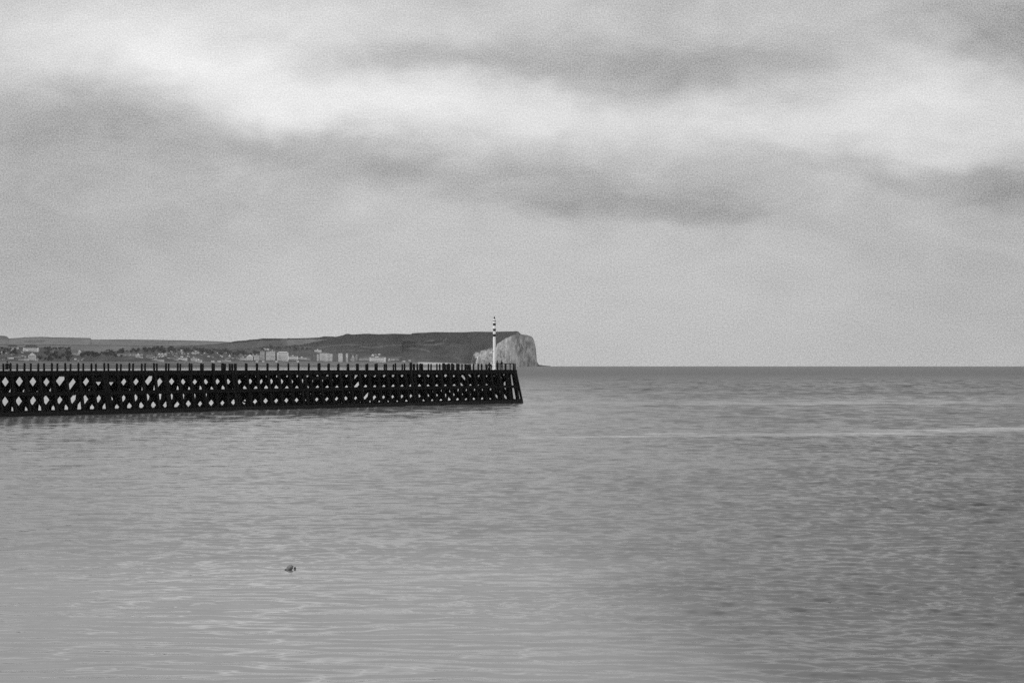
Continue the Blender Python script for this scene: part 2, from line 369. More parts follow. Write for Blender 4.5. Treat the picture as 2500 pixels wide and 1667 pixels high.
PATHS = [[(760,852),(780,848),(810,844),(850,841),(880,842)],[(790,857),(830,855.5),(870,856),(900,855)],[(905,849),(930,845),(960,843),(1000,841),(1030,836),(1060,830)],
 [(1000,842),(1060,842),(1080,839)],[(1083,838),(1083,832),(1090,826)],[(880,847),(905,848),(940,848)],[(1000,850),(1030,852),(1050,858)],[(1110,872),(1125,878),(1140,884)]]
def near_path(px, py):
    for pl in PATHS:
        for (a, b), (c, d) in zip(pl, pl[1:]):
            if min(a, c) - 1 <= px <= max(a, c) + 1:
                t = 0 if c == a else max(0, min(1, (px - a) / (c - a))); yy = b + (d - b) * t
                if abs(py - yy) < .9 + abs(d - b) * .12: return True
    return False
def land_tone(px, py, seg):
    if seg == 'B':
        return .028 + .035 * max(0, fbm(px * .03, py * .12, 2) + .1)
    edge = py - itp(RIDGE, px)
    n = fbm(px * .02, py * .05, 5)
    wob = 1.6 * fbm(px * .08, py * .1, 9)
    if px < 840 and inpoly(px + wob * 3, py + wob, PALE): return .105 + .02 * n
    if near_path(px + wob, py + wob * .4): return .075
    if py > 838 and px > 780: return .030 + .02 * n
    if px < 560 and edge > 1.3: return .09 + .02 * n
    return (.015 if edge < 3 else .020) + .007 * n
grid = []
for px in cols:
    z0, dw, A, B, C, cliff = col_profile(px); colv = []
    base = at(px, 894, dw); base.z = z0
    yb = 833.5 - ((base.z - CAM_H) / dw) * FPX + 53.2   # approximate pixel row of the foot
    for k in range(NA + 1):
        t = k / NA; y = yb + (A[0] - yb) * t; d = dw + (A[1] - dw) * (t if cliff else t)
        if cliff:
            fl = 12 * fbm(px * .12, y * .03, 3) + 7 * fbm(px * .35, y * .2, 8)
            fl += 20 * max(0, math.sin((px - 1246) * .09)) if px > 1246 else 0
            d += fl * math.sin(math.pi * min(1, t * 1.0 + .02)) ** .5 * min(1, (px - 1148) / 12) * max(0, min(1, (1318 - px) / 12))
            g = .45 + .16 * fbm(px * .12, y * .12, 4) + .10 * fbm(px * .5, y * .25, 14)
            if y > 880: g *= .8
            if px > 1250 + (y - 820) * .25: g *= .64 + .6 * fbm(px * .16, y * .06, 1)  # end face turned from the sun: its shade darkened into the tone
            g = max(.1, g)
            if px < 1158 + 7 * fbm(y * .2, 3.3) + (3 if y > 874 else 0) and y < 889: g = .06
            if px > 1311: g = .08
            tone = g
            # scrub hanging over the top edge
            if px < 1215 and y < A[0] + 2 + 5 * fbm(px * .3, y * .3): tone = .12
        else:
            tone = .10 + .02 * fbm(px * .02, y * .5, 6)
            if px > 1020: tone = .16 + .10 * max(0, fbm(px * .05, y * .2, 6) + .2)
            if 1020 < px < 1110 and t > .55: tone = .34 + .1 * fbm(px * .2, y * .4)
        colv.append((at(px, y, d), tone, 'A', cliff))
    for k in range(1, NB + 1):
        t = k / NB; y = A[0] + (B[0] - A[0]) * t; d = A[1] + (B[1] - A[1]) * t
        p = at(px, y, d); colv.append((p, land_tone(px, y, 'B' if not cliff else 'C'), 'B', cliff))
    for k in range(1, NC + 1):
        t = k / NC; y = B[0] + (C[0] - B[0]) * t; d = B[1] + (C[1] - B[1]) * t
        if 0 < t < 1 and C[1] - B[1] > 60:
            d += 40 * math.sin(math.pi * t) * fbm(px * .012, y * .05, 11)
        colv.append((at(px, y, d), land_tone(px, y, 'C'), 'C', cliff))
    last = colv[-1][0]; d = last.y
    for k, dd in ((1, 250), (2, 700)):
        f = (d + dd) / d; colv.append((Vector((last.x * f, d + dd, last.z * (1 - .35 * k) - 8 * k)), .05, 'D', cliff))
    grid.append(colv)
def land_mesh(name, keep, material, thick=False):
    mb = MB(); idx = {}; tones = []
    for i in range(len(grid) - 1):
        for j in range(len(grid[0]) - 1):
            if keep(i, j):
                q = []
                for (a, b) in ((i, j), (i + 1, j), (i + 1, j + 1), (i, j + 1)):
                    if (a, b) not in idx: idx[(a, b)] = len(mb.v); mb.v.append(tuple(grid[a][b][0])); tones.append(grid[a][b][1])
                    q.append(idx[(a, b)])
                mb.f.append(tuple(q)); mb.mi.append(0)
    o = mb.build(name, material)
    at_ = o.data.attributes.new('tone', 'FLOAT', 'POINT'); at_.data.foreach_set('value', tones)
    for p in o.data.polygons: p.use_smooth = True
    return tag(o, kind='structure')
M['scrub'] = tone_mat('downland_scrub', scale=.02, var=.32, fine=.07)
M['chalk'] = tone_mat('chalk', scale=.05, var=.12, fine=.12)
M['shingle'] = tone_mat('shingle', scale=.05, var=.12, fine=.10)
land_mesh('beach', lambda i, j: j < NA and not grid[i + 1][0][3], M['shingle'])
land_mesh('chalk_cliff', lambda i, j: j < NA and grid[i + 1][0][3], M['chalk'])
land_mesh('headland', lambda i, j: j >= NA, M['scrub'])
# far downs behind the town
FARR = [(-1900,822),(-1500,806),(-1100,815),(-700,812),(-300,816),(-50,819),(10,819.5),(17,821.5),(22,826),(40,825),(60,823.5),(100,822),(130,823.5),(150,823.5),(220,825),(224,829),(300,828.5),(380,829.5),(430,830.5),(500,832),(540,833.5),(580,836),(640,841),(700,848)]
def far_hills():
    mb = MB(); tones = []; xs = [-1900 + 20 * i for i in range(95)] + [2 * i for i in range(351)]; n = 26
    xs = sorted(set(xs))
    for px in xs:
        yr = itp(FARR, px)
        for k in range(n + 1):
            t = k / n; y = 872 + (yr - 872) * t; d = 6900 + 1300 * t + 60 * math.sin(math.pi * t) * fbm(px * .012, y * .06, 21)
            edge = y - yr; tn = .092 + .022 * fbm(px * .015, y * .07, 31)
            if edge < 2.2: tn *= .62 + .3 * max(0, fbm(px * .1, 0, 3))
            if 60 < px < 112 and abs(y - 835 + (px - 60) * .06) < 1.6 + 1.2 * fbm(px * .05, 1): tn *= .55
            if px < 16 and y < 828: tn *= .6
            mb.v.append(tuple(at(px, y, d))); tones.append(max(.03, tn))
        p = at(px, yr, 8200); mb.v.append((p.x * 1.08, 8900, p.z - 60)); tones.append(.1)
    m_ = n + 2
    for i in range(len(xs) - 1):
        for k in range(m_ - 1): mb.f.append((i*m_+k, (i+1)*m_+k, (i+1)*m_+k+1, i*m_+k+1)); mb.mi.append(0)
    o = mb.build('far_hills', M['scrub']); a = o.data.attributes.new('tone', 'FLOAT', 'POINT'); a.data.foreach_set('value', tones)
    for p in o.data.polygons: p.use_smooth = True
    tag(o, kind='structure')
far_hills()
def ground_depth(px, py):
    z0, dw, A, B, C, cliff = col_profile(px)
    if py >= A[0]: return A[1] - 8
    if py >= B[0]: return A[1] + (B[1] - A[1]) * (A[0] - py) / (A[0] - B[0])
    return B[1] + (C[1] - B[1]) * (B[0] - py) / max(.1, B[0] - C[0])

# sea wall and promenade edge above the shingle
mb = MB(); prev = None
for px in range(-1860, 1012, 12):
    d = itp(DW, px) + 103; p = at(px, 884.9, d); q = (p, d)
    if prev:
        a, b = prev[0], p; mb.beam((a.x, a.y, a.z - .6), (b.x, b.y, b.z - .6), .9, 2.6, (0, 1, 0))
    prev = q
M['wallc'] = mat('sea_wall_concrete', .30, .9, .15, .05, .1, coord='P')
tag(mb.build('sea_wall', M['wallc']), 'long low pale sea wall running along the top of the shingle beach', 'wall')

# ------------------------------------------------------------------ town
M['render'] = mat('pale_render', .66, .9, .10, .15, .1); M['render2'] = mat('grey_render', .42, .9, .12, .15, .1)
M['render3'] = mat('white_render', .8, .9, .08, .15, .1); M['brick'] = mat('dull_brick', .15, .9, .15, .2, .1)
M['roof'] = mat('slate_roof', .03, .85, .2, .3, .1); M['roof2'] = mat('tile_roof', .09, .9, .2, .3, .1); M['rooflight'] = mat('pale_roof', .38, .8, .1, .3, .1)
M['win'] = mat('dark_window', .05, .25, .2, .5, .5)
def building(x0, x1, yb, yt, kind='gable', wall='render', roof='roof', label='', cat='house', group=None, floors=0, name='house', roof_px=None, tower=None, rot=None):
    """a building whose front spans photo columns x0..x1, foot at row yb and top at row yt"""
    pc = (x0 + x1) / 2; d = ground_depth(pc, min(yb, 884.0)); s = d / FPX
    w_ = (x1 - x0) * s; h = (yb - yt) * s; p = at(pc, yb, d)
    rz = math.atan2(-p.x, p.y) * -1 + (random.uniform(-.12, .12) if rot is None else rot)
    g = empty(name, (p.x, p.y, p.z), -math.atan2(p.x, p.y) + (rz * 0) + (random.uniform(-.1, .1) if rot is None else rot))
    tag(g, label, cat, group)
    dep = max(7.0, min(16.0, w_ * .6)); W = w_ / 2; fnd = 5.0
    rh = {'gable': .42, 'front': .45, 'hip': .40, 'flat': 0.0}[kind] * h
    if roof_px is not None: rh = roof_px * s
    if kind == 'flat': rh = 0
    eh = h - rh
    if kind == 'front':
        b = MB(); b.box(-W, W, 0, dep, -fnd, eh)
        b.add([(-W,0,eh),(W,0,eh),(0,0,h),(-W,dep,eh),(W,dep,eh),(0,dep,h)], [(0,1,2),(5,4,3)])
        b.build('wall', M[wall], g)
        r = MB(); o = .35
        for sx in (-1, 1):
            r.add([(sx*(W+o),-o,eh-o*.6),(0,-o,h+.12),(0,dep+o,h+.12),(sx*(W+o),dep+o,eh-o*.6),(sx*(W+o),-o,eh-o*.6+.3),(0,-o,h+.42),(0,dep+o,h+.42),(sx*(W+o),dep+o,eh-o*.6+.3)],
                  [(0,1,2,3),(7,6,5,4),(0,4,5,1),(2,6,7,3),(3,7,4,0)])
        r.build('roof', M[roof], g)
    elif kind in ('gable', 'hip'):
        b = MB(); b.box(-W, W, 0, dep, -fnd, eh)
        ins = 0.0 if kind == 'gable' else min(W * .45, rh * 1.6)
        if kind == 'gable': b.add([(-W,0,eh),(-W,dep,eh),(-W,dep/2,h-.1),(W,0,eh),(W,dep,eh),(W,dep/2,h-.1)], [(0,1,2),(5,4,3)])
        b.build('wall', M[wall], g)
        o = .4; r = MB()
        r.add([(-W-o,-o,eh),(W+o,-o,eh),(W+o,dep+o,eh),(-W-o,dep+o,eh),(-W-o+ins,dep/2,h),(W+o-ins,dep/2,h)], [(0,1,5,4),(2,3,4,5),(1,2,5),(3,0,4),(3,2,1,0)])
        r.build('roof', M[roof], g)
        if kind == 'gable' and w_ > 9:
            c = MB(); c.box(W*.5-.5, W*.5+.5, dep/2-.5, dep/2+.5, h-1.2, h+1.4); c.build('chimney', M['brick'], g)
    else:
        b = MB(); b.box(-W, W, 0, dep, -fnd, eh); b.build('wall', M[wall], g)
        r = MB(); r.box(-W-.25, W+.25, -.25, dep+.25, h, h+.45); r.build('roof', M[roof], g)
        if w_ > 12:
            t = MB(); t.box(-W*.3, W*.1, dep*.3, dep*.7, h+.45, h+2.6); t.build('plant_room', M[wall], g)
    nf = floors if floors else max(1, int(eh / 3.1))
    if h > 3.5:
        for k in range(nf):
            z = eh / nf * (k + .38); wv = MB(); hh = min(1.3, eh / nf * .36)
            wv.box(-W * .86, W * .86, -.12, .05, z, z + hh); wv.build('window_band', M['win'], g)
    return g
HG = 'small houses dotted among the trees of the far town'
B = building
B(16,44,851.5,842,'hip','render','roof','long low hall with dark hipped roof, highest building at the left end of town','hall',roof_px=5,name='hall')
B(57,93,858,842,'hip','render','roof','broad pale building under a wide dark hipped roof, upper edge of the town','building',roof_px=6,floors=2,name='building')
B(-2,9,864,857.5,'front','render','roof2','pale gable-fronted house cut by the photo edge, upper left of the town','house')
B(13,18,863,859.5,'gable','render','roof2','small pale house just right of the gabled one at the town end','house')
B(26.5,29.5,861,853.5,'flat','render','roof2','thin pale tower rising between the small houses on the slope','tower',name='tower')
B(30,36,864,858.5,'gable','render2','roof','grey house beside the thin pale tower','house')
B(19,45,872,868.5,'gable','render2','roof','long low terrace of dull houses below the thin tower','terrace',name='terrace')
B(46,50,873,865.5,'gable','render2','roof2','narrow tall grey house at the end of the dull terrace','house')
B(54,62,869.5,863.5,'gable','render','roof','pale house tucked between the hipped building and the pointed one','house')
B(24,33,876.5,873,'gable','render','rooflight','low shed with a bright sloping roof below the dull terrace','shed',name='shed')
B(45,58,879,876,'flat','render2','roof2','low flat garage block left of the pointed pale building','garage',name='garage')
B(69,87,880,860,'front','render','roof2','large pale building with a pointed gable and wings, near the beach','building',roof_px=7,floors=4,name='building')
B(59,69.5,880.5,874,'flat','render','roof2','low pale wing on the left of the pointed building','building',floors=2,name='wing_building')
B(87,93,880.5,874.5,'flat','render','roof2','low pale wing on the right of the pointed building','building',floors=2,name='wing_building')
B(129,133.5,863,854,'flat','render2','roof2','slim grey tower standing alone among dark trees','tower',name='tower')
B(143,149,850.5,847.5,'gable','render','rooflight','tiny bright building on the skyline of the dark tree belt','house')
B(174,190,867,855,'gable','render2','roof2','blocky grey-white group house at the right end of the dark trees','house',floors=3)
B(190,198,867,852,'front','render','roof2','tall gabled house joined to the blocky grey-white one','house',floors=3)
B(209,222,861,857.5,'gable','render','roof2','long thin pale house above the darkest wood','house')
B(226,237,864,858.5,'gable','render','roof2','stepped pale house above the right part of the darkest wood','house')
B(248,262,865,858,'gable','render2','roof2','grey sloping-roofed house right of the darkest wood','house')
for i,(a,b) in enumerate(((277,286),(287,297),(298,308),(309,319),(320,331))):
    B(a,b,868,862,'gable','render','roof2','pale two-storey house in the straight row above the wood','house','houses of the straight pale row')
B(332,342,873,861,'front','render','roof2','pale square tower block at the right end of the straight pale row','tower block',floors=3,name='tower_block')
B(343,349,867.5,861.5,'gable','render','roof2','upper of two small houses right of the pale tower block','house')
B(343,349,873.5,869.5,'gable','render','roof2','lower of two small houses right of the pale tower block','house')
B(358,374,874,865,'gable','render2','roof2','wide dull grey building between the pale row and the gabled group','building',name='building')
for a in (385,392,400): B(a,a+7,868.5,861,'front','render','roof','gabled pale house in the group of three gables','house','group of three gabled houses')
for a in (375,381,387,393): B(a,a+3.4,872,868.8,'front','render','roof','tiny square cottage in the line of four under the gabled group','cottage','line of four tiny cottages',name='cottage')
B(363,400,880.5,877.5,'flat','render2','roof2','very long low grey building close to the beach','building',name='building')
B(434,450,859,853.5,'front','render3','rooflight','bright white building with a flat gable, alone on the green slope','building',name='building')
B(416.5,421.5,859.5,855.5,'gable','render','rooflight','small bright house left of the flat-gabled white building','house')
B(414,435,878,872.5,'gable','render2','roof2','dull terrace next to the bright seafront terrace','terrace',name='terrace')
B(436,457,879.5,872.5,'flat','render3','roof2','bright flat-topped seafront terrace','terrace',floors=2,name='terrace')
B(466,481,881,874,'flat','render','roof2','broken pale block right of the bright seafront terrace','building',floors=2,name='building')
B(479,493,883.3,879,'flat','render3','rooflight','low bright shelter on the promenade below the pale block','shelter',name='shelter')
for a,y in ((468,864),(476,860.5),(482,863.5),(489,864),(497,864.5),(505,864.5),(530,864.5)):
    B(a,a+4.5,y,y-4,'gable','render','rooflight','small pale house half hidden by trees in the middle of the town','house',HG)
B(516,523.5,883.4,880.8,'gable','render3','rooflight','left of two little white beach kiosks by the sea wall','kiosk',name='kiosk')
B(531,539,883.4,880.8,'gable','render3','rooflight','right of two little white beach kiosks by the sea wall','kiosk',name='kiosk')
B(541,564,882,879,'flat','render2','roof2','low grey seafront block right of the white kiosks','building',name='building')
B(545,551.5,873,864,'flat','brick','roof2','dim brick block in the trees above the low seafront','building',name='building')
B(557.5,563,872,864,'front','render','rooflight','pale steep-roofed chapel among dark trees','chapel',roof_px=6,name='chapel')
B(584,593,871,865.5,'gable','render2','roof2','grey house above the pale hotel row','house')
B(577,588,876,872.5,'gable','render','roof2','low pale house left of the hotels','house')
B(588,601,879,873,'flat','render','roof2','low pale hotel wing before the gabled hotel','building',name='building')
B(603,617,879.5,864.5,'front','render3','roof2','bright gabled hotel, first of the tall seafront buildings','hotel',roof_px=5,floors=4,name='hotel')
B(616,619.5,871,862.5,'front','render','roof2','thin pale turret between the gabled hotel and the grey block','tower',roof_px=3,name='turret')
B(621,633,879.5,867,'flat','render','roof2','square pale block beside the gabled hotel','apartment block',floors=4,name='apartment_block')
B(635,645,879,857,'flat','render2','roof2','narrow grey apartment tower with a pale top storey','apartment block',floors=6,name='apartment_block')
B(641,648.5,855,850,'hip','render3','rooflight','left of two small white domed roofs on the slope over the towers','building',name='pavilion')
B(650,656.5,855,851,'hip','render3','rooflight','right of two small white domed roofs on the slope over the towers','building',name='pavilion')
B(650,658,880,857.5,'flat','render','roof2','left half of the tall pale twin apartment block with a dark gap','apartment block',floors=7,name='apartment_block')
B(659.5,671,880,857,'flat','render','roof2','right half of the tall pale twin apartment block with a dark gap','apartment block',floors=7,name='apartment_block')
B(678,704,881,858.5,'hip','render3','rooflight','massive cream apartment block with chamfered top corners','apartment block',roof_px=2.5,floors=7,name='apartment_block')
B(704,727,878,869.5,'flat','render','roof2','long pale three-storey wing joined to the massive cream block','building',floors=2,name='building')
B(727,748,876.5,873,'flat','render','rooflight','thin pale colonnade running right from the three-storey wing','building',name='colonnade')
B(748,757,878,871.5,'gable','render2','roof2','grey house at the end of the thin colonnade','house')
for a,lab in ((625,'low white beach hut under the square pale block'),(640,'low white beach hut under the narrow apartment tower'),(672,'low white beach hut under the gap before the massive block'),(724,'low white beach hut right of the massive block')):
    B(a,a+5.5,883.5,881,'gable','render3','rooflight',lab,'beach hut','white beach huts',name='beach_hut')
B(768,784,860,854.5,'flat','render3','rooflight','bright white canopy-roofed building peeping over the right towers','building',name='building')
B(766,773,881,864,'flat','brick','roof','dark block left of the slim striped tower','apartment block',floors=6,name='apartment_block')
B(773.8,777.5,881,864.5,'flat','render3','roof2','very slim pale striped tower','apartment block',floors=6,name='apartment_block')
B(780.5,797,881.5,859.5,'gable','render','roof2','broad gridded apartment block of many windows','apartment block',roof_px=2,floors=7,name='apartment_block')
B(799,805.5,881.5,862,'flat','render','roof2','slender tower right next to the gridded block','apartment block',floors=6,name='apartment_block')
B(806.8,811.3,881.5,863,'flat','render3','roof2','slender bright balconied tower, first left of the dull slab','apartment block',floors=6,name='apartment_block')
B(812,826,881.5,864.5,'flat','brick','roof2','dull dark slab between bright slender towers','apartment block',floors=6,name='apartment_block')
B(827,836,883,862,'flat','render3','roof2','bright pair of narrow towers right of the dull slab','apartment block',floors=7,name='apartment_block')
B(845,849.5,883.5,862.5,'flat','render3','roof2','isolated very slender white tower','apartment block',floors=7,name='apartment_block')
B(858,865,882.5,864.5,'front','render2','roof2','pale church-like building with a thin spire','church',roof_px=9,name='church')
B(869,872.5,879,864,'front','render2','roof2','thin grey turret right of the church-like building','tower',roof_px=4,name='turret')
for a in (878,886,894): B(a,a+7,880,871.5,'gable','render2','roof2','grey seafront house in the short terrace before the long light building','house','short grey seafront terrace')
B(902,941,883,872,'flat','render','roof2','long light building of several storeys near the right end of the town','building',floors=3,name='building')
B(907,913,869.5,863.5,'front','render3','roof2','bright white house on the hillside over the long light building','house')
B(914.5,919,867,863,'gable','render','roof2','small pale house right of the bright hillside house','house')
B(923.5,928,868,863.5,'gable','render','rooflight','small slanting pale roof, last house up the hillside','house')
B(948,952.5,881,873,'front','render','roof2','small pointed pale house right of the long light building','house')
B(954,963,879.5,873.5,'gable','render','roof2','first of two pale houses at the right end of the town','house')
B(964,973,879,873,'gable','render2','roof2','duller second of two pale houses at the right end of the town','house')
B(983,989.5,883,880.8,'gable','render3','rooflight','tiny white hut, last building but one along the beach','hut',name='hut')
B(998,1003,882,879,'gable','render3','rooflight','tiny white hut at the very end of the beach road','hut',name='hut')

rh = random.Random(5)
for (xa, xb, ya, yb, n, lab, grp) in ((2, 66, 853, 878, 20, 'tiny pale house among the roofs and trees at the left end of the town', 'tiny houses at the left end of the town'),
     (96, 205, 870, 881, 9, 'tiny pale house under the broad dark tree belt', 'tiny houses under the tree belt'),
     (348, 480, 859, 876, 20, 'tiny pale house in the streets around the gabled group', 'tiny houses round the gabled group'),
     (480, 605, 862, 880, 22, 'tiny pale house in the loosely wooded middle streets', 'tiny houses of the middle streets'),
     (755, 905, 872, 882, 8, 'tiny house squeezed between the slender towers', 'tiny houses between the towers')):
    for i in range(n):
        a = rh.uniform(xa, xb); y = rh.uniform(ya, yb); wd = rh.uniform(2.5, 6.5)
        B(a, a + wd, y, y - rh.uniform(2, 4), rh.choice(['gable', 'hip', 'front']), rh.choice(['render', 'render2', 'render', 'render3']), rh.choice(['roof2', 'roof', 'rooflight']), lab, 'house', grp)
# trees of the town: real crowns of leaf clumps over a forked trunk
M['leaf'] = mat('dark_foliage', .02, .9, .4, .6, .05); M['bark'] = mat('bark', .06, .95, .3, 1, .05)
def crown_mesh(seed, squat):
    rnd = random.Random(seed); mb = MB()
    lobes = [(rnd.uniform(-2.6,2.6), rnd.uniform(-2.6,2.6), rnd.uniform(1.6,7)*squat, rnd.uniform(1.4,2.8)) for _ in range(9)]
    for _ in range(420):
        lx, ly, lz, lr = rnd.choice(lobes); d = Vector((rnd.gauss(0,1), rnd.gauss(0,1), rnd.gauss(0,1))).normalized() * lr * rnd.uniform(.55, 1.05)
        c = Vector((lx, ly, lz)) + d; a = Vector((rnd.gauss(0,1), rnd.gauss(0,1), rnd.gauss(0,1))).normalized(); b = a.cross(Vector((rnd.gauss(0,1), rnd.gauss(0,1), rnd.gauss(0,1)))).normalized()
        s = rnd.uniform(.35, .75)
        mb.add([c + a*s, c + b*s*.8, c - a*s, c - b*s*.7], [(0,1,2,3)])
    return mb.mesh('crown', M['leaf'])
def trunk_mesh(squat):
    mb = MB(); mb.tube((0,0,-2),(0,0,3.2*squat),.32,.22,7)
    for a in (0.3, 2.4, 4.3): mb.tube((0,0,2.9*squat),(1.7*math.cos(a),1.7*math.sin(a),6*squat),.17,.07,5)
    return mb.mesh('trunk', M['bark'])
crowns = [crown_mesh(i, q) for i, q in enumerate((1.0, .8, 1.15, .9))]; trunks = [trunk_mesh(q) for q in (1.0, .8, 1.15, .9)]
TG = [ # px range, foot rows, how many, scale, label, group
 (95,175,862,882,34,1.15,'dark round tree in the broad tree belt between the left and middle town','trees of the broad dark belt'),
 (100,172,851,856,24,.9,'dark tree along the top edge of the broad tree belt','trees topping the dark belt'),
 (200,300,864,872,44,1.3,'blackish tree of the darkest wood below the pale row','trees of the darkest wood'),
 (255,345,855,861,24,1.1,'dark tree behind the straight pale row','trees behind the pale row'),
 (350,392,854,861,18,1.7,'tall dark tree of the knoll above the gabled group','trees on the knoll'),
 (392,480,852,862,28,1.6,'dark tree around the flat-gabled white building','trees round the white building'),
 (480,560,854,868,30,1.7,'dark tree in the loose wood in the middle of the town','trees of the loose middle wood'),
 (560,635,855,872,26,1.7,'dark tree on the slope behind the hotels','trees behind the hotels'),
 (0,55,852,866,18,1.0,'dark tree between the houses at the left end of the town','trees at the left end of the town'),
 (640,760,848,860,24,1.6,'dark tree on the slope over the tall apartment blocks','trees over the apartment blocks')]
tn = 0
for (xa, xb, ya, yb, n, s, lab, grp) in TG:
    for i in range(n):
        px = random.uniform(xa, xb); py = random.uniform(ya, yb); d = ground_depth(px, py); p = at(px, py, d); k = tn % 4
        o = empty('tree', (p.x, p.y, p.z - .3), random.uniform(0, 6.3)); q = s * random.uniform(.5, .85); o.scale = (q * 1.1, q * 1.1, q); tag(o, lab, 'tree', grp)
        for nm, me in (('crown', crowns[k]), ('trunk', trunks[k])):
            c = bpy.data.objects.new(nm, me); COL.objects.link(c); c.parent = o
        tn += 1

# ------------------------------------------------------------------ timber pier
A2 = Vector((.602, .799, 0)).normalized(); N2 = Vector((A2.y, -A2.x, 0))
T0 = Vector((.54, 372, 0)); SP = 2.46; NB_ = 72; PW = 4.7; ZD0 = 6.29
def zd(t): return ZD0 - t * (.13 / 120)
def P3(t, n, z): q = T0 + A2 * t + N2 * n; return Vector((q.x, q.y, z))
def t_at(px, n=0.0):
    u_ = (px - 1250) / FPX; b = T0 + N2 * n      # (b.x + a.x t) = u (b.y + a.y t)
    return (u_ * b.y - b.x) / (A2.x - u_ * A2.y)
PH = t_at(26.2) ; TB = [ ]
k0 = round((-.35 - PH) / SP); tstart = PH + k0 * SP
TB = [tstart - SP * k for k in range(NB_)]
pier = empty('timber_pier', P3(0, -2.3, 0)); tag(pier, 'long black timber trestle pier with railings and lattice bracing, running out to sea', 'pier')
org = P3(0, -2.3, 0)
def sub(mb, name, m): 
    mb.v = [tuple(Vector(v) - org) for v in mb.v]
    return mb.build(name, m, pier)
tL = TB[-1] - 1.0; UP = (0, 0, 1)
def longbeam(n, z, wd, ht, m, name, t0=None, t1=None):
    mb = MB(); t1 = .3 if t1 is None else t1; t0 = tL if t0 is None else t0
    seg = 4; 
    pts = [t0 + (t1 - t0) * i / seg for i in range(seg + 1)]
    for a, b in zip(pts, pts[1:]):
        za = z(a) if callable(z) else z; zb = z(b) if callable(z) else z
        mb.beam(P3(a, n, za), P3(b, n, zb), ht, wd, UP)
    return sub(mb, name, m)
# deck boards
mb = MB(); t = tL
while t < .3:
    mb.beam(P3(t, .15, zd(t) - .04 + random.uniform(-.008, .008)), P3(t, -PW - .15, zd(t) - .04), .235, .08, A2); t += .25
sub(mb, 'deck', M['timber'])
longbeam(.20, lambda t: zd(t) - .40, .16, .62, M['timber'], 'fascia_beam')
longbeam(-PW - .2, lambda t: zd(t) - .34, .16, .5, M['tar'], 'fascia_beam')
RK = 1.2; ZM = 3.12
def fn(z, front=True):
    f = (ZD0 - z) / ZD0 * RK; return f if front else -PW - .6 - f
longbeam(fn(ZM) + .26, ZM, .2, .46, M['timber'], 'waler'); longbeam(fn(ZM, False) - .26, ZM, .2, .40, M['tar'], 'waler')
longbeam(fn(.2) + .26, .12, .24, 1.0, M['weed'], 'waler'); longbeam(fn(.2, False) - .26, .05, .24, .8, M['weed'], 'waler')
BOFF, BSP, BW = 1.17, .30, .66
stuff = MB(); nparts = 0
for k, t in enumerate(TB):
    zt = zd(t)
    mb = MB(); j = random.uniform(-.07, .07)
    mb.beam(P3(t + j, .04, zt - .02), P3(t + j * .5, fn(-1.2), -1.2), .44, .36, A2); sub(mb, 'pile', M['timber'])
    mb = MB(); mb.beam(P3(t, fn(zt, False), zt - .3), P3(t, fn(-1.2, False), -1.2), .36, .34, A2)
    if k < 21: sub(mb, 'pile', M['tar'])
    else: stuff.add(mb.v, mb.f)
    # bracing of this trestle, bolted to both faces of the piles
    mb = MB(); tb = t + BOFF; za, zb_ = zt - .35, .15
    if k >= 1:
        for dt, (p, q) in ((BSP, (0, 1)), (-BSP, (1, 0))):
            if random.random() < .05: continue
            j1, j2, bw = random.uniform(-.16, .16), random.uniform(-.16, .16), BW * random.uniform(.85, 1.2)
            mb.beam(P3(tb + dt, fn(za, p == 0), za + j1), P3(tb + dt, fn(zb_, p != 0), zb_ + j2), bw, .15, N2)
            mb.beam(P3(tb - dt * .2, fn(za, p == 0) , za), P3(tb - dt * .2, fn(zb_, p != 0), zb_), BW, .12, N2)
    if k == 0: tb = t
    mb.beam(P3(tb, fn(ZM), ZM - .1), P3(tb, fn(ZM, False), ZM - .1), .36, .26, UP)
    mb.beam(P3(tb, fn(.5), .45), P3(tb, fn(.5, False), .45), .40, .26, UP)
    mb.beam(P3(tb, .05, zt - .50), P3(tb, -PW, zt - .50), .70, .28, UP)
    sub(mb, 'trestle_brace', M['tar'])
o = sub(stuff, 'pile', M['tar']); tag(o, kind='stuff')
# boards and doubled piles where the front has been patched
for px, w_, z0_, z1_ in ((236, 2.1, 4.75, 5.35), (268, 2.1, 4.7, 5.3), (768, 2.1, 4.7, 5.35), (791, 2.1, 4.75, 5.35), (604, 2.0, 1.2, 1.5), (905, 2.0, 5.3, 5.6)):
    t = t_at(px, .4); mb = MB(); mb.beam(P3(t - w_ / 2, .5, (z0_ + z1_) / 2), P3(t + w_ / 2, .5, (z0_ + z1_) / 2), z1_ - z0_, .1, UP); sub(mb, 'fender_board', M['timber'])
for px in (250, 258, 742, 401, 1001, 566):
    t = t_at(px, .1); mb = MB(); mb.beam(P3(t, .12, zd(t) - .05), P3(t + random.uniform(-.2, .2), fn(-1.2) + .12, -1.2), .5, .3, A2); sub(mb, 'fender_pile', M['timber'])
# raking piles closing the end
for n in (-.0, -.78, -1.55, -2.35, -3.15, -3.95, -4.7):
    mb = MB(); mb.beam(P3(.15, n, zd(0) - .05), P3(1.15, n + RK * (1 + 2 * n / PW), -1.2), .32, .32, N2); sub(mb, 'pile', M['tar'])
mb = MB(); mb.beam(P3(.62, fn(ZM), ZM), P3(.62, fn(ZM, False), ZM), .4, .2, UP); mb.beam(P3(1.0, fn(.6), .55), P3(1.0, fn(.6, False), .55), .4, .2, UP)
mb.beam(P3(.22, .2, zd(0) - .34), P3(.22, -PW - .2, zd(0) - .34), .5, .2, UP); sub(mb, 'end_beam', M['tar'])
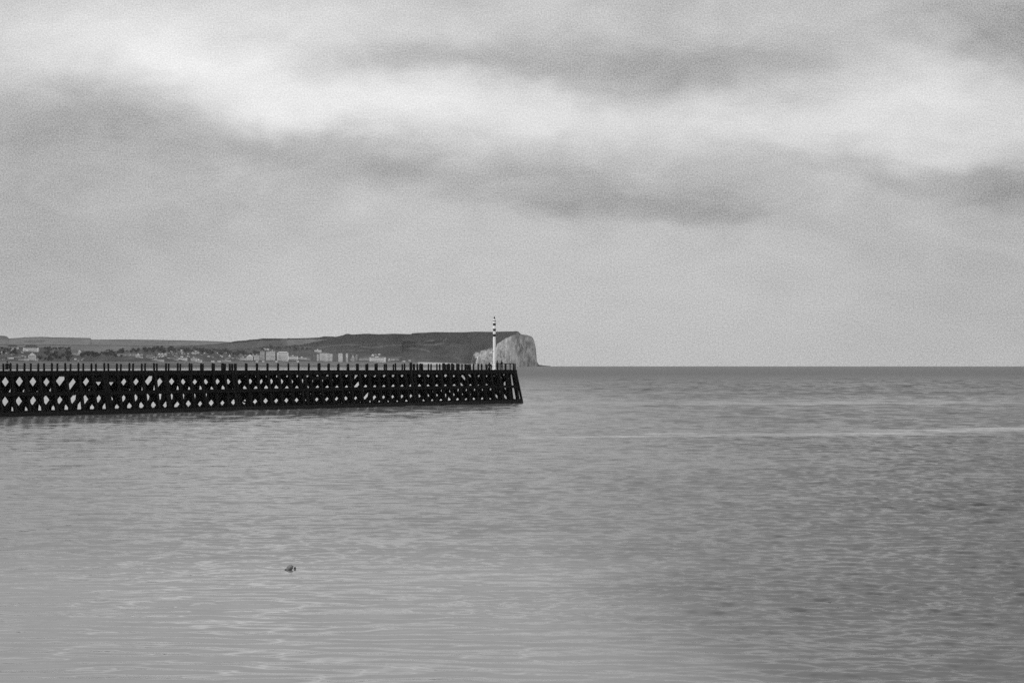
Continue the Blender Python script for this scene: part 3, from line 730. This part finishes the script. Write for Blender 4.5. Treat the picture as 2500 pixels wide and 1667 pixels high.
# posts and rails
postfar = MB()
for k, t in enumerate(TB):
    zt = zd(t); h = 1.06 + random.uniform(-.05, .05)
    mb = MB(); mb.beam(P3(t + random.uniform(-.04, .04), .0, zt - .1), P3(t, -.02, zt + h), .24, .20, A2); mb.beam(P3(t, -.02, zt + h), P3(t, -.02, zt + h + .1), .10, .1, A2)
    sub(mb, 'rail_post', M['tar'])
    mb = MB(); mb.beam(P3(t, -PW + .02, zt - .1), P3(t + random.uniform(-.05, .05), -PW + .02, zt + h), .22, .2, A2)
    if k < 27: sub(mb, 'rail_post', M['tar'])
    else: postfar.add(mb.v, mb.f)
o = sub(postfar, 'rail_post', M['tar']); tag(o, kind='stuff')
for n in (-.13, -PW + .15):
    for hz, r in ((.72, .035), (.40, .030)):
        mb = MB(); pts = [tL + (.1 - tL) * i / 24 for i in range(25)]
        for a, b in zip(pts, pts[1:]): mb.tube(P3(a, n, zd(a) + hz), P3(b, n, zd(b) + hz + .0), r, n=6)
        sub(mb, 'handrail', M['iron'])
mb = MB()
for n in (0, -1.2, -2.4, -3.6, -4.7): mb.beam(P3(.12, n, zd(0)), P3(.12, n, zd(0) + 1.15), .16, .16, A2)
mb.beam(P3(.12, .05, zd(0) + 1.12), P3(.12, -4.75, zd(0) + 1.12), .14, .1, UP); mb.beam(P3(.12, .05, zd(0) + 1.14), P3(-3.4, 0, zd(0) + 1.14), .12, .08, UP)
sub(mb, 'end_rail', M['iron'])

# taller timbers standing in the railing
for (px, n, wd, h) in ((1003, -.2, .42, 1.25), (1011, -.9, .2, 1.0), (1019, -.5, .2, 1.0), (1027, -.3, .24, 1.1), (543, -.3, .3, 1.1), (561, -.4, .22, 1.0), (567, -.9, .2, 1.0), (779, -.2, .45, 1.1), (1083, -.2, .5, 1.15), (1092, -.3, .2, 1.0), (1097, -.8, .2, 1.05), (1104, -.3, .45, 1.1), (1119, -.4, .4, 1.05)):
    t = t_at(px, n); mb = MB(); mb.beam(P3(t, n, zd(t) - .02), P3(t, n, zd(t) + h), wd, .3, A2); mb.beam(P3(t, n, zd(t) + h), P3(t, n, zd(t) + h + .08), wd * .8, .22, A2)
    sub(mb, 'mooring_post', M['tar'])

# ------------------------------------------------------------------ things on the pier
def up_at(px, py, n):  # height above the water of photo row py over pier line n
    t = t_at(px, n); q = P3(t, n, 0); return t, at(px, py, q.y).z
tm, ztop = up_at(1207, 772.6, -2.3); zb = zd(tm); base = P3(tm, -2.3, zb)
bea = empty('harbour_light', base); tag(bea, 'tall white mast light with three black bands standing at the end of the pier', 'harbour light')
def hz(py): return up_at(1207, py, -2.3)[1] - zb
r = .265
edges = [(902.5, 821.7, 'white'), (821.7, 815.6, 'black'), (815.6, 808.3, 'white'), (808.3, 802.3, 'black'), (802.3, 795, 'white'), (795, 789, 'black'), (789, 783.4, 'white')]
sh = MB(); sh.lathe([(r, 0), (r, hz(783.4))], 24); s_o = sh.build('mast', M['white'], bea)
for a, b, c in edges:
    if c == 'black': q = MB(); q.lathe([(r + .006, hz(a)), (r + .006, hz(b))], 24); q.build('painted_band', M['black'], bea)
q = MB(); q.lathe([(.34, hz(783.4)), (.34, hz(782.2))], 24); q.build('gallery', M['iron'], bea)
q = MB(); q.lathe([(.27, hz(782.2)), (.24, hz(778.6))], 20); q.build('lantern', M['white'], bea)
q = MB(); q.lathe([(.15, hz(778.6)), (.15, hz(776)), (.09, hz(774)), (.015, hz(771.8))], 16); q.build('lantern_cap', M['iron'], bea)
q = MB(); q.box(-.33, -.2, -.2, .1, hz(859), hz(856)); q.build('fog_signal', M['iron'], bea)
q = MB(); q.lathe([(.42, 0), (.42, .06)], 24); q.build('base_plate', M['white'], bea)
for i in range(4):
    a = i * math.pi / 2 + .15; c, s_ = math.cos(a), math.sin(a); w2 = .05
    q = MB(); vs = []
    for sg in (-1, 1):
        ox, oy = -s_ * w2 * sg, c * w2 * sg
        vs += [(c*.2+ox, s_*.2+oy, .06), (c*.95+ox, s_*.95+oy, .06), (c*.95+ox, s_*.95+oy, .16), (c*.2+ox, s_*.2+oy, 1.15)]
    q.add(vs, [(3,2,1,0),(4,5,6,7),(0,1,5,4),(1,2,6,5),(2,3,7,6),(3,0,4,7)]); q.build('foot_bracket', M['white'], bea)

def person(px, n, pose, face, label, lean=0.0, scale=1.0, arm=None):
    """one skinned body; pose 'stand', 'crouch' or 'bend'; face = heading in the deck plane (radians)"""
    V = []; E = []; Rr = []
    def j(x, y, z, rad, par=None):
        V.append((x, y, z)); Rr.append(rad * (1.25 if rad > .04 and z < ch[1] + .1 else 1))
        if par is not None: E.append((par, len(V) - 1))
        return len(V) - 1
    if pose == 'stand': hip, kn, ft, ch = .92, (.02, .48), (-.03, .07), (.05, 1.36)
    elif pose == 'bend': hip, kn, ft, ch = .86, (.06, .46), (-.02, .07), (.42, 1.12)
    else: hip, kn, ft, ch = .36, (.34, .52), (.12, .07), (.26, .82)
    y0 = 0 if pose != 'crouch' else -.08
    p0 = j(0, y0, hip, .155); p1 = j(0, y0 + ch[0] * .5, hip + (ch[1] - hip) * .45, .15, p0); p2 = j(0, y0 + ch[0] * .9, hip + (ch[1] - hip) * .85, .165, p1)
    p3 = j(0, ch[0] + y0, ch[1] + .06, .11, p2); nk = j(0, ch[0] + y0 + .02, ch[1] + .13, .06, p3)
    h1 = j(0, ch[0] + y0 + .05, ch[1] + .22, .088, nk); h2 = j(0, ch[0] + y0 + .05, ch[1] + .33, .085, h1)
    j(0, ch[0] + y0 + .155, ch[1] + .24, .018, h1)
    for s in (-1, 1):
        a = j(s * .10, y0, hip - .06, .105, p0); b = j(s * .13, y0 + kn[0], kn[1], .07, a); c = j(s * .13, y0 + ft[0], ft[1] + .06, .045, b); j(s * .14, y0 + ft[0] + .17, ft[1] - .02, .04, c)
        sh_ = j(s * .19, ch[0] + y0, ch[1], .065, p3)
        if arm == s: e = j(s * .42, ch[0] + y0 + .06, ch[1] - .10, .045, sh_); wr = j(s * .62, ch[0] + y0 + .12, ch[1] - .06, .030, e)
        elif pose == 'stand': e = j(s * .25, ch[0] + y0 + .02, ch[1] - .29, .047, sh_); wr = j(s * .22, ch[0] + y0 + .22, ch[1] - .36, .031, e)
        else: e = j(s * .24, ch[0] + y0 + .10, ch[1] - .26, .047, sh_); wr = j(s * .16, ch[0] + y0 + .30, ch[1] - .38, .031, e)
        d = (Vector(V[wr]) - Vector(V[e])).normalized(); pm = Vector(V[wr]) + d * .07; pa = j(*pm, .026, wr)
        sd_ = d.cross(Vector((0, 0, 1))).normalized()
        for q_ in range(4):
            f0 = pm + sd_ * (.024 * (q_ - 1.5)) + d * .035; L = (.06, .072, .068, .05)[q_]
            f1 = f0 + d * L * .6 + Vector((0, 0, -.012)); i1 = j(*f0, .009, pa); i2 = j(*f1, .008, i1); j(*(f1 + d * L * .4 + Vector((0, 0, -.02))), .007, i2)
        th = j(*(pm - d * .03 + sd_ * -.045), .010, pa); j(*(pm + d * .02 + sd_ * -.06), .008, th)
    me = bpy.data.meshes.new('person'); me.from_pydata(V, E, []); o = bpy.data.objects.new('person', me); COL.objects.link(o)
    md = o.modifiers.new('skin', 'SKIN'); me.skin_vertices[0].data[0].use_root = True
    for i, rd in enumerate(Rr): me.skin_vertices[0].data[i].radius = (rd, rd * (.8 if i < 4 else 1))
    sb = o.modifiers.new('sub', 'SUBSURF'); sb.levels = 1; sb.render_levels = 1
    dg = bpy.context.evaluated_depsgraph_get(); nm = bpy.data.meshes.new_from_object(o.evaluated_get(dg)); o.modifiers.clear(); o.data = nm
    nm.materials.clear(); nm.materials.append(M['cloth']); nm.materials.append(M['skin'])
    hz_ = ch[1] + .14
    hc = Vector((0, ch[0] + y0 + .12, ch[1] + .24))
    for p in nm.polygons:
        p.use_smooth = True; c = Vector(p.center)
        if (c - hc).length < .11 and c.y > hc.y - .06: p.material_index = 1
    hb = MB(); hb.lathe([(.10, ch[1] + .24), (.112, ch[1] + .30), (.10, ch[1] + .37), (.05, ch[1] + .415), (.01, ch[1] + .42)], 14, c=(0, ch[0] + y0 + .035)); ho = hb.build('woolly_hat', M['cloth'], o)
    t = t_at(px, n); q = P3(t, n, zd(t)); o.location = q; o.rotation_euler = (0, 0, face); o.scale = (scale,) * 3
    tag(o, label, 'person'); return o
person(1213.0, -1.0, 'stand', -1.2, 'person in dark clothes standing at the pier end, nearest the mast on its right side', arm=1)
person(1225.5, -.9, 'stand', 2.0, 'person in a dark coat at the rail, second one right of the mast', scale=1.03, arm=-1)
person(1189, -1.2, 'bend', -1.7, 'person in dark clothes bending down over gear just left of the mast', scale=.9)
person(1200.5, -1.0, 'bend', 1.3, 'person in dark clothes stooping close against the left side of the mast', scale=.9)
person(16.5, -.8, 'crouch', -2.6, 'person in dark clothes hunched down behind the railing at the landward end of the pier', scale=1.12)
# angler's box and bag
t = t_at(1142.5, -.7); q = P3(t, -.7, zd(t)); bx = empty('storage_locker', q, math.atan2(A2.y, A2.x)); tag(bx, 'dark upright storage locker standing on the pier deck behind the railing', 'locker')
c = MB(); c.box(-.55, .55, -.3, .3, .06, .86); c.box(-.5, -.4, -.25, -.15, 0, .06); c.box(.4, .5, -.25, -.15, 0, .06); c.box(-.5, -.4, .15, .25, 0, .06); c.box(.4, .5, .15, .25, 0, .06); c.build('body', M['tar'], bx)
c = MB(); c.add([(-.6,-.36,.87),(.6,-.36,.87),(.6,.36,.87),(-.6,.36,.87),(-.6,-.36,.92),(.6,-.36,.92),(.6,.36,1.0),(-.6,.36,1.0)],[(0,3,2,1),(4,5,6,7),(0,1,5,4),(1,2,6,5),(2,3,7,6),(3,0,4,7)]); c.build('lid', M['tar'], bx)
t = t_at(1194.5, -1.5); q = P3(t, -1.5, zd(t)); bg = empty('tackle_bag', q, .4); tag(bg, 'dark bag of gear lying on the deck between the two stooping people', 'bag')
c = MB(); c.lathe([(.22, 0), (.30, .12), (.28, .3), (.16, .4), (.10, .43)], 14); c.build('bag_body', M['cloth'], bg)
c = MB(); c.tube((-.16,0,.4),(-.1,0,.56),.02); c.tube((-.1,0,.56),(.1,0,.56),.02); c.tube((.1,0,.56),(.16,0,.4),.02); c.build('strap', M['cloth'], bg)

# ------------------------------------------------------------------ drifting things
def lump(name, px, py, sx, sz, tilt, label, cat, m, seed):
    d = CAM_H * FPX / (py - 886.7); p = at(px, py, d); mb = MB(); rnd = random.Random(seed)
    n, k = 18, 10; vs = []; fs = []
    for i in range(1, k):
        th = math.pi * i / k
        for jx in range(n):
            ph = 2 * math.pi * jx / n; v = Vector((math.sin(th) * math.cos(ph), math.sin(th) * math.sin(ph), math.cos(th)))
            f = 1 + .16 * fbm(v.x * 2, v.y * 2, v.z * 2 + seed); vs.append((v.x * sx * f, v.y * sx * .8 * f, v.z * sz * f))
    for i in range(k - 2):
        for jx in range(n): fs.append((i*n+jx, i*n+(jx+1)%n, (i+1)*n+(jx+1)%n, (i+1)*n+jx))
    fs += [tuple(range(n))[::-1], tuple(range((k-2)*n, (k-1)*n))]
    mb.add(vs, fs); o = mb.build(name, m); o.location = (p.x, p.y, sz * .45); o.rotation_euler = (0, R_(tilt), 0)
    for q in o.data.polygons: q.use_smooth = True
    tag(o, label, cat); return o
M['float'] = mat('grey_float', .15, .6, .35, 14, .3, bump=.01)
fl = lump('fishing_float', 707, 1388.5, .145, .10, -38, 'mottled grey oval float drifting alone in the calm near water', 'float', M['float'], 3)
c = MB(); c.lathe([(.03, -.02), (.045, .0), (.045, .05), (.03, .07)], 12, c=(-.16, 0)); c.build('cap', M['iron'], fl)
lump('driftwood', 720, 1386.5, .04, .04, 10, 'tiny black scrap of driftwood right beside the grey float', 'driftwood', M['iron'], 9)

# ------------------------------------------------------------------ haze
mb = MB(); mb.box(-13500, 13500, -13500, 13500, -22, 190)
hm = bpy.data.materials.new('haze_air'); hm.use_nodes = True; t = NT(hm.node_tree); t.n.clear()
out = t.new('ShaderNodeOutputMaterial'); pv = t.new('ShaderNodeVolumePrincipled'); pv.inputs['Density'].default_value = 1.6e-5; pv.inputs['Color'].default_value = (.95, .95, .95, 1); pv.inputs['Anisotropy'].default_value = .2
t.l.new(pv.outputs[0], out.inputs['Volume'])
tag(mb.build('haze', hm), kind='stuff')
